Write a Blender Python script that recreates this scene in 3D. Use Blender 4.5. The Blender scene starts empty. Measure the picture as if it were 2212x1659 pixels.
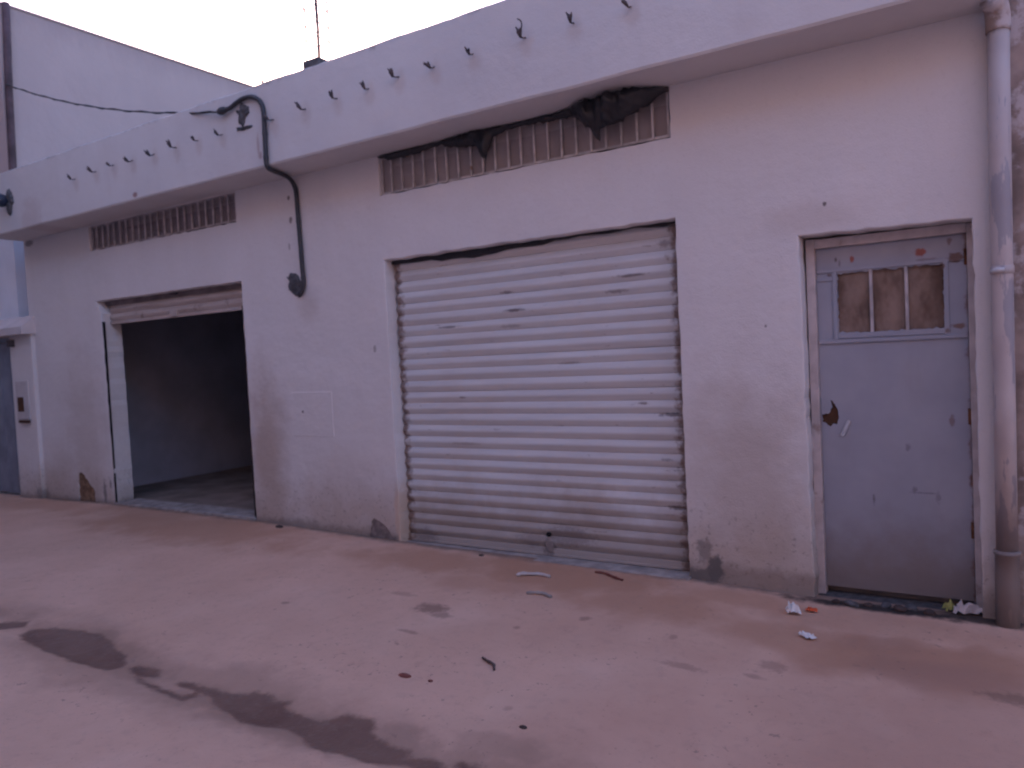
import bpy, bmesh, math, random
from mathutils import Vector, Matrix, noise
from mathutils.geometry import delaunay_2d_cdt
R = math.radians
random.seed(7)
sc = bpy.context.scene
col = sc.collection

# ------------------------------------------------------------------ camera
cam = bpy.data.cameras.new('camera'); camo = bpy.data.objects.new('camera', cam); col.objects.link(camo)
YAW, PIT, ROL = R(32.19), R(-2.17), R(-2.854)
fwd = Vector((-math.sin(YAW)*math.cos(PIT), math.cos(YAW)*math.cos(PIT), math.sin(PIT)))
rt = Vector((math.cos(YAW), math.sin(YAW), 0)); up = rt.cross(fwd)
r2 = math.cos(ROL)*rt + math.sin(ROL)*up; u2 = -math.sin(ROL)*rt + math.cos(ROL)*up
m = Matrix((r2, u2, -fwd)).transposed().to_4x4(); m.translation = (0, -4.85, 1.52)
camo.matrix_world = m
cam.sensor_fit = 'HORIZONTAL'; cam.sensor_width = 36; cam.lens = 36*1650/2212
cam.clip_start = 0.05; cam.clip_end = 3000
cam.dof.use_dof = True; cam.dof.focus_distance = 1.5; cam.dof.aperture_fstop = 5.2
sc.camera = camo

# ------------------------------------------------------------------ sky, sun, exposure
SUN_EL, SUN_ROT = R(5.0), R(-45)
w = bpy.data.worlds.new('World'); sc.world = w; w.use_nodes = True
wn = w.node_tree; bg = wn.nodes['Background']
sky = wn.nodes.new('ShaderNodeTexSky'); sky.sky_type = 'NISHITA'; sky.sun_disc = False
sky.sun_elevation = SUN_EL; sky.sun_rotation = SUN_ROT; sky.altitude = 200
sky.air_density = 1.0; sky.dust_density = 3.0; sky.ozone_density = 2.0
tint = wn.nodes.new('ShaderNodeMix'); tint.data_type = 'RGBA'; tint.blend_type = 'MULTIPLY'
tint.inputs[0].default_value = 1.0; tint.inputs[7].default_value = (1.0, 0.765, 0.91, 1)
wn.links.new(sky.outputs[0], tint.inputs[6]); wn.links.new(tint.outputs[2], bg.inputs[0])
bg.inputs[1].default_value = 0.15
sl = bpy.data.lights.new('sun', 'SUN'); sl.energy = 0.15; sl.angle = R(10); sl.color = (1, .82, .68)
so = bpy.data.objects.new('sun', sl); col.objects.link(so)
sd = Vector((math.sin(SUN_ROT)*math.cos(SUN_EL), math.cos(SUN_ROT)*math.cos(SUN_EL), math.sin(SUN_EL)))
so.rotation_euler = sd.to_track_quat('Z', 'Y').to_euler(); so.location = (0, 0, 20)
sc.cycles.max_bounces = 5; sc.cycles.diffuse_bounces = 3; sc.cycles.glossy_bounces = 2; sc.cycles.transparent_max_bounces = 6
sc.view_settings.view_transform = 'Standard'; sc.view_settings.look = 'None'
sc.view_settings.gamma = 1; sc.view_settings.exposure = 3.05

# ------------------------------------------------------------------ material helpers
class NT:
    def __init__(s, name, rough=.8, spec=.3, metallic=0.):
        s.m = bpy.data.materials.new(name); s.m.use_nodes = True
        s.t = s.m.node_tree; s.b = s.t.nodes['Principled BSDF']
        s.b.inputs['Roughness'].default_value = rough
        s.b.inputs['Specular IOR Level'].default_value = spec
        s.b.inputs['Metallic'].default_value = metallic
        g = s.t.nodes.new('ShaderNodeNewGeometry'); s.P = g.outputs['Position']; s.geo = g
    def n(s, ty, **k):
        nd = s.t.nodes.new(ty)
        for a, v in k.items(): setattr(nd, a, v)
        return nd
    def put(s, sock, v):
        if isinstance(v, bpy.types.NodeSocket): s.t.links.new(v, sock)
        elif isinstance(v, (tuple, list)) and sock.type == 'RGBA' and len(v) == 3: sock.default_value = (*v, 1)
        else: sock.default_value = v
    def math(s, op, a, b=0., c=0., clamp=False):
        nd = s.n('ShaderNodeMath', operation=op, use_clamp=clamp)
        for i, v in enumerate((a, b, c)): s.put(nd.inputs[i], v)
        return nd.outputs[0]
    def mul(s, a, b): return s.math('MULTIPLY', a, b)
    def add(s, a, b): return s.math('ADD', a, b)
    def mx(s, a, b): return s.math('MAXIMUM', a, b)
    def vec(s, scale=(1, 1, 1), off=(0, 0, 0), rot=(0, 0, 0), src=None):
        nd = s.n('ShaderNodeMapping'); s.put(nd.inputs[0], src or s.P)
        nd.inputs['Location'].default_value = off; nd.inputs['Rotation'].default_value = rot
        nd.inputs['Scale'].default_value = scale
        return nd.outputs[0]
    def noise(s, scale, detail=3, rough=.55, v=None, dist=0.):
        nd = s.n('ShaderNodeTexNoise'); s.put(nd.inputs['Vector'], v or s.P)
        nd.inputs['Scale'].default_value = scale; nd.inputs['Detail'].default_value = detail
        nd.inputs['Roughness'].default_value = rough; nd.inputs['Distortion'].default_value = dist
        return nd.outputs[0]
    def ramp(s, v, a, b, smooth=True):
        nd = s.n('ShaderNodeMapRange', interpolation_type='SMOOTHSTEP' if smooth else 'LINEAR')
        s.put(nd.inputs[0], v); nd.inputs[1].default_value = a; nd.inputs[2].default_value = b
        return nd.outputs[0]
    def mix(s, f, a, b, blend='MIX'):
        nd = s.n('ShaderNodeMix', data_type='RGBA', blend_type=blend)
        s.put(nd.inputs[0], f); s.put(nd.inputs[6], a); s.put(nd.inputs[7], b)
        return nd.outputs[2]
    def xyz(s):
        nd = s.n('ShaderNodeSeparateXYZ'); s.put(nd.inputs[0], s.P); return nd.outputs
    def blobs(s, lst, axes=(0, 2), warp=.25, wscale=6., soft=.35):
        """irregular patches: lst of (a, b, ra, rb, strength)"""
        nz2 = s.math('MULTIPLY_ADD', s.noise(wscale, 3, .6), 4*warp, -2*warp)
        out = None
        for (a, b, ra, rb, st) in lst:
            sv = [0., 0., 0.]; ov = [0., 0., 0.]
            sv[axes[0]], sv[axes[1]], ov[axes[0]], ov[axes[1]] = 1/ra, 1/rb, -a/ra, -b/rb
            v = s.n('ShaderNodeVectorMath', operation='MULTIPLY_ADD'); s.put(v.inputs[0], s.P); v.inputs[1].default_value = sv; v.inputs[2].default_value = ov
            l = s.n('ShaderNodeVectorMath', operation='LENGTH'); s.put(l.inputs[0], v.outputs[0])
            r = s.n('ShaderNodeMapRange', interpolation_type='SMOOTHSTEP'); s.put(r.inputs[0], s.add(l.outputs['Value'], nz2))
            r.inputs[1].default_value = 1+soft; r.inputs[2].default_value = 1-soft; r.inputs[4].default_value = st
            out = r.outputs[0] if out is None else s.mx(out, r.outputs[0])
        return out
    def bump(s, h, strength=.3, dist=.01, prev=None):
        nd = s.n('ShaderNodeBump'); nd.inputs['Strength'].default_value = strength; nd.inputs['Distance'].default_value = dist
        s.put(nd.inputs['Height'], h)
        if prev is not None: s.put(nd.inputs['Normal'], prev)
        return nd.outputs[0]
    def done(s, color, rough=None, normal=None):
        s.put(s.b.inputs['Base Color'], color)
        if rough is not None: s.put(s.b.inputs['Roughness'], rough)
        if normal is not None: s.put(s.b.inputs['Normal'], normal)
        return s.m

def plain(name, c, rough=.7, spec=.3, metallic=0., var=.25, scale=14, bump=.2, second=None, sec_thr=(.55, .7)):
    t = NT(name, rough, spec, metallic)
    n1 = t.noise(scale, 4)
    dark = tuple(x*(1-var) for x in c); lite = tuple(min(1, x*(1+var*.5)) for x in c)
    cc = t.mix(t.ramp(n1, .3, .7), dark, lite)
    if second: cc = t.mix(t.ramp(t.noise(scale*.7, 5, .65, t.vec(off=(3, 5, 7))), *sec_thr), cc, second)
    return t.done(cc, None, t.bump(t.noise(scale*6, 3), bump, .004))

WHITE = (.745, .705, .70)
def wall_material():
    t = NT('whitewashed_plaster', .9, .12); X = t.xyz()
    big = t.ramp(t.noise(.9, 4, .6), .3, .72); streak = t.ramp(t.noise(3.2, 4, .6, t.vec((1, 1, .16))), .35, .7)
    c = t.mix(big, (.705, .665, .655), WHITE)
    c = t.mix(t.mul(streak, .10), c, (.56, .51, .49))
    fine = t.noise(34, 3, .6)
    c = t.mix(t.mul(t.ramp(fine, .52, .75), .16), c, (.5, .45, .43))
    # brown dust wiped over the plaster at hand height and beside the openings
    br = t.blobs([(-5.83, .75, .22, .62, .75), (-1.35, .62, .36, .6, .5), (-1.25, 1.0, .25, .3, .22), (-8.95, .9, .38, .75, .34),
                  (-4.8, .35, .5, .3, .3), (-9.45, .35, .35, .4, .3), (-.9, 2.25, .25, .09, .25), (-5.15, 2.05, .12, .12, .3)], (0, 2), .4, 3.5, .75)
    c = t.mix(br, c, (.43, .33, .275))
    # splash dirt rising from the street
    edge = t.add(X[2], t.mul(t.math('SUBTRACT', t.noise(2.3, 5, .65), .5), -1.0))
    c = t.mix(t.mul(t.ramp(edge, .62, -.05), .62), c, (.43, .33, .265))
    speck = t.mul(t.ramp(t.noise(26, 4, .7), .55, .66), t.ramp(t.add(X[2], t.mul(t.noise(1.7, 3), -.5)), .42, -.1))
    c = t.mix(t.mul(speck, .5), c, (.20, .16, .14))
    foot = t.ramp(t.add(X[2], t.mul(t.noise(5, 5, .7), -.22)), .03, -.07)
    c = t.mix(t.mul(foot, .6), c, (.24, .18, .15))
    # fresh paint round the old meter recess
    fr = t.blobs([(-5.15, 1.52, .34, .13, .8), (-4.75, 1.42, .30, .12, .6)], (0, 2), .3, 4, .7)
    c = t.mix(t.mul(fr, .6), c, (.76, .73, .73))
    cr = t.blobs([(-4.245, .25, .035, .22, .8), (-4.235, .04, .02, .08, .9)], (0, 2), .35, 9, .35)
    c = t.mix(cr, c, (.62, .47, .37))
    # mildew and lost plaster
    mo = t.blobs([(-1.56, .05, .055, .10, .95), (-1.62, .17, .05, .08, .6), (-4.43, .02, .17, .03, .5),
                  (-8.62, .18, .03, .12, .7), (-8.5, .28, .02, .06, .6), (-9.95, .10, .10, .07, .5), (-1.66, .0, .12, .05, .8)], (0, 2), .55, 20, .35)
    c = t.mix(mo, c, (.15, .135, .13))
    bs = t.blobs([(-.815, 2.318, .012, .014, .9), (-5.32, 2.83, .02, .03, .8), (-5.36, 2.60, .012, .03, .5), (-5.33, 3.03, .018, .02, .9), (-5.31, 1.1, .012, .012, 1),
                  (-.93, 1.69, .008, .012, .9), (-1.18, 1.62, .008, .01, .7), (-4.4, 1.63, .015, .03, .5), (-9.9, 3.17, .09, .035, .6)], (0, 2), .4, 30, .3)
    c = t.mix(bs, c, (.16, .13, .12))
    stip = t.noise(105, 2, .5, t.vec((1, 1, .8), rot=(0, R(35), 0))); wav = t.noise(4, 3)
    nrm = t.bump(stip, .34, .006, t.bump(wav, .25, .05))
    return t.done(c, .92, nrm)

def fascia_material(hooks):
    t = NT('fascia_plaster', .9, .12); X = t.xyz()
    big = t.ramp(t.noise(1.1, 4, .6), .3, .7)
    c = t.mix(big, (.61, .585, .585), (.67, .645, .64))
    c = t.mix(t.mul(t.ramp(t.noise(4, 4, .6, t.vec((1, 1, .12))), .45, .75), .13), c, (.5, .46, .45))
    topd = t.mul(t.ramp(t.add(X[2], t.mul(t.noise(5, 5, .7), .16)), 3.95, 4.01), t.ramp(t.noise(7, 5, .7), .4, .6))
    c = t.mix(t.mul(topd, .75), c, (.20, .18, .18))
    rust = t.blobs([(x+.015, z-.05, .045, .075, .26) for x, z in hooks], (0, 2), .4, 14, .75)
    c = t.mix(rust, c, (.46, .34, .29))
    sp = t.blobs([(-5.22, 3.40, .014, .10, .45), (-5.2, 3.31, .018, .03, .6), (-7.03, 3.262, .035, .022, .9), (-9.0, 3.3, .2, .2, .2)], (0, 2), .3, 16, .4)
    c = t.mix(sp, c, (.34, .2, .18))
    nrm = t.bump(t.noise(70, 3, .55), .3, .005, t.bump(t.noise(4, 3), .25, .04))
    return t.done(c, .92, nrm)

def ground_material():
    t = NT('worn_street_concrete', .9, .2); X = t.xyz()
    big = t.ramp(t.noise(.55, 5, .6), .3, .7); mid = t.ramp(t.noise(2.1, 5, .62, dist=.6), .32, .7)
    c = t.mix(big, (0.624, 0.389, 0.291), (0.724, 0.460, 0.353))
    c = t.mix(t.mul(mid, .4), c, (0.573, 0.345, 0.252))
    c = t.mix(t.mul(t.ramp(t.noise(9, 6, .7), .55, .75), .35), c, (0.474, 0.283, 0.206))
    c = t.mix(t.mul(t.ramp(t.noise(1.2, 4, .6, t.vec(off=(4, 1, 0))), .5, .75), .5), c, (0.748, 0.508, 0.404))
    # sandy earth lying along the foot of the wall
    sand = t.blobs([(-6.6, -.45, 1.5, .42, .75), (-7.4, -.2, .9, .25, .6), (-3.6, -.35, .75, .26, .75), (-2.55, -.3, .75, .30, .9), (-1.75, -.55, .5, .25, .75), (-2.95, -.62, .4, .2, .5),
                    (-.35, -.75, .62, .27, 1), (-.95, -.72, .4, .22, .75), (.35, -.7, .5, .3, .7), (-.5, -.35, .8, .2, .5), (-9.3, -.3, 1.2, .25, .5), (-1.35, -.25, .4, .14, .6)], (0, 1), .5, 2.6, .55)
    c = t.mix(t.mul(sand, .8), c, (0.437, 0.225, 0.136))
    red = t.blobs([(-.28, -.85, .34, .14, .6), (-.55, -.62, .3, .12, .4)], (0, 1), .5, 4, .6)
    c = t.mix(red, c, (0.350, 0.195, 0.145))
    east_dim = t.blobs([(.3, -2.2, 1.7, 1.3, .55), (-.4, -1.4, 1.1, .45, .35)], (0, 1), .5, 1.3, .8)  # brown tint with the lens darkening of the right corner painted in
    c = t.mix(east_dim, c, (0.454, 0.255, 0.189))
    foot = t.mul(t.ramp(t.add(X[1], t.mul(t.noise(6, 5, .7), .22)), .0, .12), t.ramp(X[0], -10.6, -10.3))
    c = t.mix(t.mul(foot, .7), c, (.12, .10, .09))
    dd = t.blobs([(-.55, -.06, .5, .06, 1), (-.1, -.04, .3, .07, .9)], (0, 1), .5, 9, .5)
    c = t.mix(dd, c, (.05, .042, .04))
    # damp middle gutter
    g = t.math('ABSOLUTE', t.math('ADD', X[1], 2.50)); gw = t.add(g, t.mul(t.math('SUBTRACT', t.noise(1.6, 5, .65), .5), -.75))
    damp = t.mul(t.ramp(gw, .42, .08), t.ramp(t.noise(.9, 3), .35, .55))
    wet = t.blobs([(-4.75, -2.42, .62, .13, 1), (-3.95, -2.5, .3, .1, .8), (-2.9, -2.55, .75, .14, 1), (-2.15, -2.5, .5, .16, 1), (-1.55, -2.52, .45, .16, .95), (-1.75, -2.28, .24, .07, .75),
                   (-6.0, -2.42, .45, .07, .8), (-.9, -2.5, .5, .12, .7)], (0, 1), .6, 5, .45)
    c = t.mix(t.mul(damp, .45), c, (0.275, 0.174, 0.128))
    c = t.mix(t.mul(wet, .40), c, (0.220, 0.132, 0.096))
    an = t.n('ShaderNodeAttribute', attribute_name='wet'); rag = t.noise(13, 5, .65)
    mud = t.ramp(t.add(an.outputs['Fac'], t.math('MULTIPLY_ADD', rag, 1.1, -.55)), .22, .80)
    mc = t.mix(t.ramp(t.noise(4, 5, .6), .3, .7), (.145, .073, .055), (.205, .116, .088))
    mc = t.mix(t.mul(t.ramp(t.noise(22, 4, .6), .52, .7), .5), mc, (.23, .16, .125))
    sp = t.blobs([(-3.0, -1.16, .11, .07, .9), (-2.88, -1.22, .07, .04, .7), (-2.9, -1.5, .07, .018, .6), (-3.35, -1.02, .10, .03, .4), (-1.35, -1.25, .10, .03, .5), (-.95, -1.05, .06, .05, .55), (-1.0, -1.2, .05, .02, .5),
                  (.05, -.98, .11, .05, .8), (-2.05, -.92, .03, .03, .7), (-1.5, -.95, .02, .03, .5), (-2.35, -1.2, .02, .02, .6), (-4.0, -1.45, .03, .02, .7), (-1.9, -2.0, .02, .02, .4)], (0, 1), .5, 26, .5)
    c = t.mix(t.mul(sp, .7), c, (0.187, 0.108, 0.080))
    mot = t.ramp(t.noise(16, 5, .68), .50, .72); c = t.mix(t.mul(mot, .18), c, (0.350, 0.235, 0.190))
    spot = t.mul(t.ramp(t.noise(24, 3, .6, t.vec(off=(9, 3, 0))), .64, .70), t.ramp(t.noise(1.3, 3, .6), .45, .6)); c = t.mix(t.mul(spot, .5), c, (.20, .14, .12))
    crumbs = t.ramp(t.noise(60, 3, .6), .66, .72)
    c = t.mix(t.mul(crumbs, .35), c, (0.220, 0.141, 0.104))
    c = t.mix(t.mul(mud, .92), c, mc)
    ro = t.math('MULTIPLY_ADD', mud, -.30, t.math('MULTIPLY_ADD', wet, -.15, .92))
    nrm = t.bump(t.noise(45, 4, .6), .35, .006, t.bump(t.noise(5, 4, .6), .35, .03))
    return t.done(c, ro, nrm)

def neighbour_material():
    t = NT('pale_neighbour_plaster', .9, .1); X = t.xyz()
    c = t.mix(t.ramp(t.noise(.8, 4, .6), .3, .7), (.46, .375, .37), (.50, .41, .405))
    c = t.mix(t.mul(t.ramp(t.noise(2.6, 5, .65, t.vec((1, 1, .10))), .48, .72), .22), c, (.44, .36, .36))
    top = t.ramp(t.add(X[2], t.mul(t.noise(4, 5, .7, t.vec((1, 1, .3))), .5)), 6.2, 6.65)
    c = t.mix(t.mul(top, .45), c, (.33, .27, .28))
    return t.done(c, .92, t.bump(t.noise(6, 5, .6), .3, .03))

def shutter_material():
    t = NT('painted_shutter_steel', .55, .4); X = t.xyz()
    v = t.vec((.5, 1, 9)); c = t.mix(t.ramp(t.noise(2.2, 4, .6, v), .3, .7), (.56, .545, .555), (.65, .635, .64))
    c = t.mix(t.mul(t.ramp(t.noise(1.5, 4, .6), .45, .8), .3), c, (.52, .45, .42))
    dirt = t.ramp(t.add(X[2], t.mul(t.noise(3, 5, .65), -.8)), .25, -.32)
    c = t.mix(t.mul(dirt, .7), c, (.33, .26, .22))
    sc1 = t.ramp(t.noise(2.6, 5, .72, t.vec((2.4, 1, 16))), .66, .70)
    c = t.mix(t.mul(sc1, .75), c, (.20, .16, .16))
    scr = t.blobs([(-3.06, 1.86, .085, .011, 1), (-3.7, 1.77, .10, .009, .8), (-2.1, 2.03, .10, .010, .8), (-2.22, 1.93, .07, .012, .6), (-3.13, 2.0, .05, .01, .7), (-3.1, 1.74, .09, .012, .4), (-2.62, 1.44, .07, .01, .5), (-2.06, 1.14, .03, .008, .8),
                   (-2.86, .06, .05, .07, .7), (-2.70, .15, .20, .07, .55), (-3.0, .10, .12, .05, .4), (-4.05, .05, .12, .06, .5), (-1.85, 1.06, .09, .012, .9), (-1.83, .42, .08, .014, .9), (-1.85, 2.22, .05, .02, .6), (-1.9, .75, .04, .01, .5), (-3.6, 1.2, .03, .008, .7), (-3.6, .83, .12, .01, .4)], (0, 2), .5, 40, .5)
    c = t.mix(scr, c, (.16, .13, .13))
    e1 = t.math('ABSOLUTE', t.math('ADD', X[0], 2.99)); en = t.add(e1, t.mul(t.noise(16, 4, .6), .22))
    inmid = t.ramp(X[0], -5.4, -5.3)
    c = t.mix(t.mul(t.mul(t.ramp(en, 1.265, 1.335), inmid), .85), c, (.16, .085, .06))
    dn = t.bump(t.noise(3, 3, .5, t.vec((1, 1, .4))), .35, .03, t.bump(t.noise(40, 3), .12, .003))
    return t.done(c, t.math('MULTIPLY_ADD', t.noise(5, 3), .3, .42), dn)

def rolled_material():
    t = NT('yellowed_shutter_steel', .6, .35)
    c = t.mix(t.ramp(t.noise(3, 4, .6, t.vec((.6, 1, 6))), .3, .7), (.42, .33, .29), (.55, .46, .42))
    c = t.mix(t.mul(t.ramp(t.noise(9, 5, .7), .58, .7), .6), c, (.20, .12, .09))
    return t.done(c, .6, t.bump(t.noise(30, 3), .15, .004))

def door_material():
    t = NT('grey_blue_door_paint', .6, .35); X = t.xyz()
    c = t.mix(t.ramp(t.noise(1.6, 4, .6), .3, .7), (.32, .33, .39), (.39, .395, .45))
    c = t.mix(t.mul(t.ramp(t.noise(5, 4, .6, t.vec((1, 1, .2))), .5, .8), .25), c, (.27, .25, .26))
    dirt = t.ramp(t.add(X[2], t.mul(t.noise(4, 5, .65), -.5)), .32, -.22)
    c = t.mix(t.mul(dirt, .75), c, (.20, .15, .125))
    edge = t.mul(t.ramp(t.add(X[0], t.mul(t.noise(12, 5, .65), .10)), -.075, -.045), t.ramp(t.noise(4, 4, .6), .36, .5))
    c = t.mix(t.mul(edge, .9), c, (.17, .075, .05))
    tb = t.ramp(t.add(X[2], t.mul(t.noise(14, 5, .7), .1)), 2.12, 2.15)
    c = t.mix(t.mul(tb, .55), c, (.20, .15, .13))
    rs = t.blobs([(-.70, 1.993, .012, .018, .9), (-.333, 1.995, .03, .02, .9)], (0, 2), .5, 40, .4)
    c = t.mix(rs, c, (.30, .075, .05))
    rb = t.blobs([(-.16, 1.945, .035, .025, .85), (-.23, 1.90, .013, .016, .9), (-.21, 1.535, .012, .013, .7), (-.2, 1.02, .014, .03, .6), (-.83, 1.91, .015, .010, .6), (-.19, 2.04, .012, .022, .6), (-.36, 1.56, .06, .010, .5), (-.15, 1.56, .035, .014, .8), (-.3, 1.95, .05, .008, .4)], (0, 2), .5, 40, .4)
    c = t.mix(rb, c, (.17, .085, .055))
    sc1 = t.blobs([(-.79, 2.0, .008, .012, .9), (-.77, 1.975, .006, .02, .6), (-.35, .595, .07, .005, .45), (-.40, .61, .012, .02, .5), (-.28, .57, .012, .03, .4), (-.62, .54, .007, .025, .7), (-.43, .86, .012, .02, .5)], (0, 2), .5, 50, .5)
    c = t.mix(sc1, c, (.13, .12, .13))
    return t.done(c, t.math('MULTIPLY_ADD', t.noise(6, 4), .3, .42), t.bump(t.noise(2.5, 3), .35, .03, t.bump(t.noise(60, 3), .1, .002)))

def mesh_material(name, c1, c2, scale, open_=.45):
    """woven wire cloth: crossing wires with see-through holes"""
    t = NT(name, .7, .3)
    def wave(ang):
        nd = t.n('ShaderNodeTexWave', wave_type='BANDS', bands_direction='X'); t.put(nd.inputs['Vector'], t.vec(rot=(0, ang, 0)))
        nd.inputs['Scale'].default_value = scale; nd.inputs['Distortion'].default_value = .6; nd.inputs['Detail'].default_value = 1
        return nd.outputs['Fac']
    a = t.mx(wave(R(40)), wave(R(-50)))
    c = t.mix(t.ramp(t.noise(5, 5, .65, t.vec((1, 1, .5), rot=(0, R(35), 0))), .35, .65), c1, c2)
    t.put(t.b.inputs['Base Color'], c)
    t.put(t.b.inputs['Alpha'], t.ramp(a, open_-.08, open_+.08))
    return t.m

def pipe_material():
    t = NT('peeling_painted_pvc', .6, .35); X = t.xyz()
    v = t.vec((1, 1, .22))
    c = t.mix(t.ramp(t.noise(3, 3), .3, .7), (.46, .39, .385), (.56, .49, .48))
    peel = t.ramp(t.add(t.noise(7, 5, .62, v), t.mul(X[2], -.03)), .455, .485)
    c = t.mix(t.mul(peel, .7), c, (.27, .265, .31))
    low = t.ramp(t.add(X[2], t.mul(t.noise(5, 5, .65), -.4)), .55, .0)
    c = t.mix(t.mul(low, .8), c, (.20, .15, .125))
    rust = t.mul(t.ramp(t.noise(4, 4, .6, t.vec((1, 1, .3), off=(2, 2, 2))), .58, .68), t.ramp(X[2], 1.6, .9))
    c = t.mix(t.mul(rust, .6), c, (.34, .2, .14))
    return t.done(c, .6, t.bump(peel, -.2, .003, t.bump(t.noise(30, 3), .2, .004)))

def plastic_material():
    t = NT('black_plastic_film', .38, .5)
    c = t.mix(t.noise(6, 3), (.012, .012, .016), (.03, .03, .036))
    return t.done(c, .38, t.bump(t.noise(26, 4, .6, t.vec((1, 1, .35))), .6, .02))

# ------------------------------------------------------------------ mesh helpers
def mk(name, verts, faces, mat, parent=None, smooth=False):
    me = bpy.data.meshes.new(name); me.from_pydata([tuple(v) for v in verts], [], faces)
    me.materials.append(mat); me.validate(); me.update()
    if smooth: me.polygons.foreach_set('use_smooth', [True]*len(me.polygons))
    o = bpy.data.objects.new(name, me); col.objects.link(o); o.parent = parent
    return o
def frombm(name, bm, mat, parent=None, smooth=False):
    bmesh.ops.recalc_face_normals(bm, faces=bm.faces)
    me = bpy.data.meshes.new(name); bm.to_mesh(me); bm.free(); me.materials.append(mat)
    if smooth: me.polygons.foreach_set('use_smooth', [True]*len(me.polygons))
    o = bpy.data.objects.new(name, me); col.objects.link(o); o.parent = parent
    return o
def empty(name, loc=(0, 0, 0)):
    o = bpy.data.objects.new(name, None); col.objects.link(o); o.location = loc; o.empty_display_size = .2; return o
def tag(o, label, cat, group=None):
    o['label'] = label; o['category'] = cat
    if group: o['group'] = group
    return o
def struct(o): o['kind'] = 'structure'; return o
def addbox(bm, x0, x1, y0, y1, z0, z1, bev=0.):
    r = bmesh.ops.create_cube(bm, size=1)
    for v in r['verts']:
        v.co = Vector(((x0+x1)/2+v.co.x*(x1-x0), (y0+y1)/2+v.co.y*(y1-y0), (z0+z1)/2+v.co.z*(z1-z0)))
    if bev:
        es = list({e for v in r['verts'] for e in v.link_edges})
        bmesh.ops.bevel(bm, geom=es, offset=bev, segments=2, affect='EDGES', profile=.5)
def box(name, x0, x1, y0, y1, z0, z1, mat, parent=None, bev=0.):
    bm = bmesh.new(); addbox(bm, x0, x1, y0, y1, z0, z1, bev); return frombm(name, bm, mat, parent)
def catmull(pts, n=6):
    pts = [Vector(p) for p in pts]; out = []
    P = [pts[0]*2-pts[1]] + pts + [pts[-1]*2-pts[-2]]
    for i in range(1, len(P)-2):
        for k in range(n):
            s = k/n; a, b, c, d = P[i-1:i+3]
            out.append(.5*((2*b)+(c-a)*s+(2*a-5*b+4*c-d)*s*s+(3*b-a-3*c+d)*s**3))
    out.append(pts[-1]); return out
def addtube(bm, pts, rad, seg=10, cap=True):
    pts = [Vector(p) for p in pts]; rings = []
    nprev = None
    for i, p in enumerate(pts):
        d = (pts[min(i+1, len(pts)-1)]-pts[max(i-1, 0)]).normalized()
        if nprev is None:
            a = Vector((0, 0, 1)) if abs(d.z) < .9 else Vector((1, 0, 0)); nv = d.cross(a).normalized()
        else: nv = (nprev-d*nprev.dot(d)).normalized()
        nprev = nv; bv = d.cross(nv)
        r = rad[i] if isinstance(rad, (list, tuple)) else rad
        rings.append([bm.verts.new(p+nv*(r*math.cos(2*math.pi*k/seg))+bv*(r*math.sin(2*math.pi*k/seg))) for k in range(seg)])
    for a, b in zip(rings, rings[1:]):
        for k in range(seg): bm.faces.new((a[k], a[(k+1) % seg], b[(k+1) % seg], b[k]))
    if cap: bm.faces.new(rings[0][::-1]); bm.faces.new(rings[-1])
def tube(name, pts, rad, mat, parent=None, seg=10):
    bm = bmesh.new(); addtube(bm, pts, rad, seg); return frombm(name, bm, mat, parent, True)
def copyobj(o, parent=None, loc=None):
    c = o.copy(); col.objects.link(c); c.parent = parent
    if loc is not None: c.location = loc
    return c
def jag(poly, step=.07, amp=.003, seed=0):
    """subdivide a 2D outline and roughen it"""
    rnd = random.Random(seed); out = []
    for i, a in enumerate(poly):
        b = poly[(i+1) % len(poly)]; L = math.dist(a, b); n = max(1, int(L/step))
        nx, ny = -(b[1]-a[1])/L, (b[0]-a[0])/L
        for k in range(n):
            s = k/n; j = rnd.gauss(0, amp) if k else 0
            out.append((a[0]+(b[0]-a[0])*s+nx*j, a[1]+(b[1]-a[1])*s+ny*j))
    return out
def inpoly(p, poly):
    x, y = p; c = False; j = len(poly)-1
    for i in range(len(poly)):
        xi, yi = poly[i]; xj, yj = poly[j]
        if (yi > y) != (yj > y) and x < (xj-xi)*(y-yi)/(yj-yi)+xi: c = not c
        j = i
    return c
def area(poly): return sum(a[0]*b[1]-b[0]*a[1] for a, b in zip(poly, poly[1:]+poly[:1]))/2
def offset(poly, d):
    """move a CCW outline outwards by d"""
    if area(poly) < 0: poly = poly[::-1]
    out = []; n = len(poly)
    for i in range(n):
        a, b, c = Vector(poly[i-1]), Vector(poly[i]), Vector(poly[(i+1) % n])
        e1, e2 = (b-a).normalized(), (c-b).normalized()
        n1, n2 = Vector((e1.y, -e1.x)), Vector((e2.y, -e2.x)); m_ = (n1+n2)
        m_ = m_.normalized()*(d/max(.5, m_.normalized().dot(n1))) if m_.length > 1e-6 else n1*d
        out.append((b.x+m_.x, b.y+m_.y))
    return out
def plate(outer, holes, chips=()):
    """triangulate outer minus holes (2D)"""
    loops = [outer]+list(holes)+list(chips); vs = []; es = []
    for l in loops:
        s = len(vs); vs += [Vector(p) for p in l]; es += [(s+i, s+(i+1) % len(l)) for i in range(len(l))]
    V, E_, F, *_ = delaunay_2d_cdt(vs, es, [], 0, 1e-6)
    keep = []
    for f in F:
        cx = sum(V[i].x for i in f)/len(f); cy = sum(V[i].y for i in f)/len(f)
        if inpoly((cx, cy), outer) and not any(inpoly((cx, cy), h) for h in list(holes)+list(chips)): keep.append(tuple(f))
    return [tuple(v) for v in V], keep

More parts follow.
